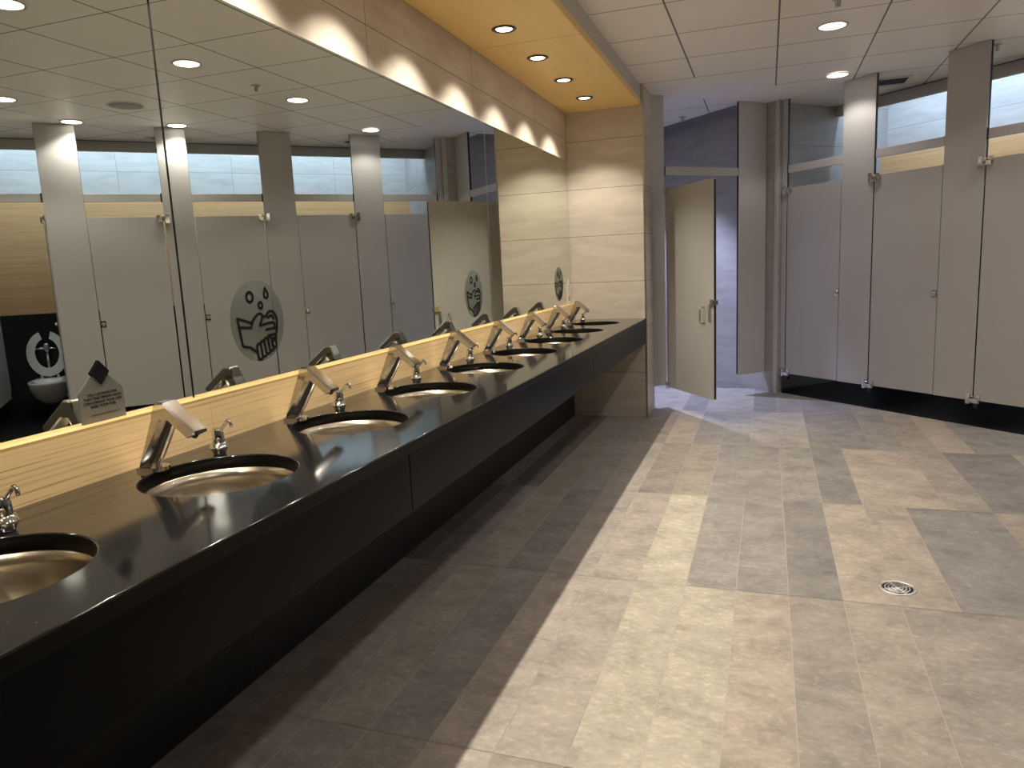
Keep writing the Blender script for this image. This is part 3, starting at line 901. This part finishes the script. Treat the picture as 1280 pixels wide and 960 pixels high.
# ------------------------------------------------------------------ lamps
def spot(name, loc, energy, half_deg, blend, col, radius):
    L = bpy.data.lights.new(name, 'SPOT')
    L.energy = energy; L.spot_size = math.radians(2 * half_deg); L.spot_blend = blend
    L.color = col; L.shadow_soft_size = radius
    o_ = bpy.data.objects.new(name, L); COL.objects.link(o_)
    o_.location = loc
    return o_

def make_spotfix(loc, label):
    t = thing('recessed_spotlight', label, 'spotlight', loc, 0, 'warm spotlights in the wooden soffit')
    MB().lathe([(.046, -.004), (.046, -.0005), (.066, -.0005), (.068, -.003), (.060, -.007), (.050, -.0075)], seg=36, cap=False).build('trim_ring', M['ringdark'], t)
    MB().lathe([(.0, -.006), (.030, -.0055), (.044, -.003), (.044, -.001), (.0, -.001)], seg=32, cap=False).build('lens', M['lens_warm'], t)
    return t
E_SPOT = 76.; E_DOWN = 38.
C_SPOT = (1, .92, .78); C_DOWN = (1, .95, .90)
sy = [5.835 - .6195 * k for k in range(10)]
sl = ['warm round spotlight in the wooden soffit, last one beside the end wall', 'warm round spotlight in the wooden soffit, second from the end wall',
      'warm round spotlight in the wooden soffit, third from the end wall', 'warm round spotlight in the wooden soffit, fourth from the end wall',
      'warm round spotlight in the soffit above the fifth sink from the camera', 'warm round spotlight in the soffit above the fourth sink from the camera',
      'warm round spotlight in the soffit above the third sink from the camera', 'warm round spotlight in the soffit above the first whole sink',
      'warm round spotlight in the soffit above the cut-off sink', 'warm round spotlight in the soffit just short of the cut-off sink, beside the camera']
sf = make_spotfix((-1.354, sy[0], 2.625), sl[0])
for k in range(1, 10):
    dup(sf, (-1.354, sy[k], 2.625), sl[k])
for y in sy:
    spot('soffit_spot_lamp', (-1.354, y, 2.612), E_SPOT, 52.5, .55, C_SPOT, .018)

def make_down(loc, label):
    t = thing('recessed_downlight', label, 'downlight', loc, 0, 'white recessed downlights in the main ceiling')
    MB().lathe([(.080, -.006), (.080, -.0005), (.094, -.0005), (.097, -.003), (.090, -.007)], seg=40, cap=False).build('trim_ring', M['ringwhite'], t)
    MB().lathe([(.0, -.004), (.079, -.004), (.079, -.0008), (.0, -.0008)], seg=36, cap=False).build('lens', M['lens_white'], t)
    return t
downs = [((.378, 5.400), 'round white downlight in the tiled ceiling, upper one of the two in the photo'),
         ((.525, 6.846), 'round white downlight at the head of the left bright pilaster'),
         ((.378, 4.170), 'round white downlight mirrored just right of the dark mirror seam'),
         ((1.895, 5.690), 'round white downlight at the head of the pilaster behind the mirror seam'),
         ((2.500, 5.100), 'round white downlight mirrored at the head of the pilaster beside the toilet stall'),
         ((2.215, 4.270), 'round white downlight cut by the left edge, seen in the mirror'),
         ((.378, 2.930), 'round white downlight above the floor drain, out of view'),
         ((.378, 1.690), 'round white downlight in front of the camera, out of view'),
         ((.378, .450), 'round white downlight over the camera, out of view'),
         ((2.215, 3.030), 'round white downlight right of the drain, out of view'),
         ((2.215, 1.600), 'round white downlight right of the camera, out of view'),
         ((3.45, 4.10), 'round white downlight by the end of the stall row, out of view')]
df_ = make_down((downs[0][0][0], downs[0][0][1], ZC - (.0 if True else 0)), downs[0][1])
for (x, y), lb in downs[1:]:
    dz = .0025 if abs((x + y) / R2 - 5.2) < .05 and x < .6 else 0
    dup(df_, (x, y, ZC - dz), lb)
for (x, y), lb in downs:
    spot('downlight_lamp', (x, y, ZC - .02), E_DOWN * (.75 if y > 6.5 else 1.35 if x > 1.5 else .75 if y < 3 else 1.), 62, .35, C_DOWN, .07)

# cool light in the stalls: cove strip behind the bulkhead
L = bpy.data.lights.new('cove_strip_lamp', 'AREA'); L.shape = 'RECTANGLE'; L.size = 7.4; L.size_y = .05
L.energy = 112; L.color = (.62, .79, 1.)
o = bpy.data.objects.new('cove_strip_lamp', L); COL.objects.link(o)
o.location = SU(2.7, 6.42, ZC + .20)
o.rotation_mode = 'QUATERNION'
dv = (SU(0, 1) - SU(0, 0)).normalized() * .75 + Vector((0, 0, -1)) * .5
xax = (SU(1, 0) - SU(0, 0)).normalized(); zax = -dv.normalized(); yax = zax.cross(xax).normalized()
o.rotation_quaternion = Matrix((xax, yax, zax)).transposed().to_quaternion()
# cool downlight in the accessible stall
p = SU(-2.2, 4.55, ZC)
dup(df_, (p.x, p.y, ZC), 'cool white downlight inside the accessible stall, hidden behind the end wall')
spot('accessible_lamp', (p.x, p.y, ZC - .02), 600, 48, .5, (.52, .60, 1.), .05)

# ------------------------------------------------------------------ sprinklers, vent, speaker
def make_sprinkler(loc, label):
    t = thing('sprinkler_head', label, 'sprinkler', loc, 0, 'ceiling sprinkler heads')
    MB().lathe([(.0, -.0005), (.034, -.0005), (.036, -.003), (.028, -.008), (.0, -.009)], seg=24, cap=False).build('escutcheon', M['trimsteel'], t)
    mb = MB().tube([(0, 0, -.008), (0, 0, -.04)], .006, 10)
    mb.tube([(-.012, 0, -.012), (-.013, 0, -.03), (-.003, 0, -.042)], .003, 8).tube([(.012, 0, -.012), (.013, 0, -.03), (.003, 0, -.042)], .003, 8)
    mb.build('frame', M['trimsteel'], t)
    MB().lathe([(.0, -.042), (.016, -.042), (.017, -.044), (.0, -.0445)], seg=18, cap=False).build('deflector', M['trimsteel'], t)
    return t
sh = make_sprinkler((.366, 4.86, ZC), 'small steel sprinkler head on the ceiling between two downlights, at the top edge')
dup(sh, (-.834, 7.966, ZC), 'small steel sprinkler head on the ceiling of the accessible stall')
dup(sh, (1.56, 6.50, ZC), 'small steel sprinkler head on the ceiling behind the dark pilaster')
spk = thing('ceiling_speaker', 'flat round speaker grille in the ceiling, seen in the mirror left of the seam', 'speaker', (1.645, 4.875, ZC))
MB().lathe([(.128, -.001), (.130, -.005), (.140, -.006), (.145, -.0005)], seg=44, cap=False).build('rim', M['ringwhite'], spk)
MB().lathe([(.0, -.0035), (.128, -.0035), (.128, -.0008), (.0, -.0008)], seg=44, cap=False).build('grille', M['speaker'], spk)
def make_vent(x, y, label):
    t = thing('ceiling_vent', label, 'vent', (x, y, ZC), 0, 'air vents over the stalls')
    w_, h_ = .125, .125
    mb = MB()
    mb.box(-w_ - .03, w_ + .03, -h_ - .03, -h_, -.008, -.0005, .002); mb.box(-w_ - .03, w_ + .03, h_, h_ + .03, -.008, -.0005, .002)
    mb.box(-w_ - .03, -w_, -h_, h_, -.008, -.0005, .002); mb.box(w_, w_ + .03, -h_, h_, -.008, -.0005, .002)
    mb.build('frame', M['ringwhite'], t)
    MB().box(-w_, w_, -h_, h_, -.003, -.0008).build('duct_opening', M['duct'], t)
    mb = MB()
    for k in range(5):
        y_ = -h_ + .04 + k * .043
        mb.box(-w_, w_, y_ - .003, y_ + .003, -.006, -.003)
    mb.build('louvre', M['pinblack'], t)
    return t
make_vent(.985, 7.36, 'square air vent in the ceiling right of the left bright pilaster, over the second stall')
make_vent(2.43, 6.14, 'square air vent in the stall ceiling seen in the mirror beside the split pilaster')

# ------------------------------------------------------------------ camera and colour
cam = bpy.data.cameras.new('camera')
co = bpy.data.objects.new('camera', cam); COL.objects.link(co)
cam.sensor_fit = 'HORIZONTAL'; cam.sensor_width = 36
cam.lens = 915.25 / 1280 * 36
cam.clip_start = .02
rot = Matrix(((0.9446053221343703, -0.009623851352971897, 0.32806732065315175),
              (0.3251101951455511, 0.16445674970349985, -0.9312665238745333),
              (-0.0449905146427959, 0.9863373454159035, 0.15847553322226135)))
co.matrix_world = Matrix.Translation((0, 0, 1.36)) @ rot.to_4x4()
scn.camera = co
w = bpy.data.worlds.new('world'); scn.world = w
w.use_nodes = True
w.node_tree.nodes['Background'].inputs[0].default_value = (.5, .5, .55, 1)
w.node_tree.nodes['Background'].inputs[1].default_value = .02
vs_ = scn.view_settings
scn.display_settings.display_device = 'sRGB'
vs_.view_transform = 'Standard'; vs_.look = 'None'; vs_.gamma = 1; vs_.use_curve_mapping = False
vs_.exposure = -.55
cy = scn.cycles
cy.max_bounces = 12; cy.diffuse_bounces = 8; cy.glossy_bounces = 7; cy.transparent_max_bounces = 8
cy.caustics_reflective = True; cy.caustics_refractive = False
cy.blur_glossy = .3
cy.sample_clamp_indirect = 25.
cy.use_denoising = True
try:
    cy.denoiser = 'OPENIMAGEDENOISE'
except Exception:
    pass
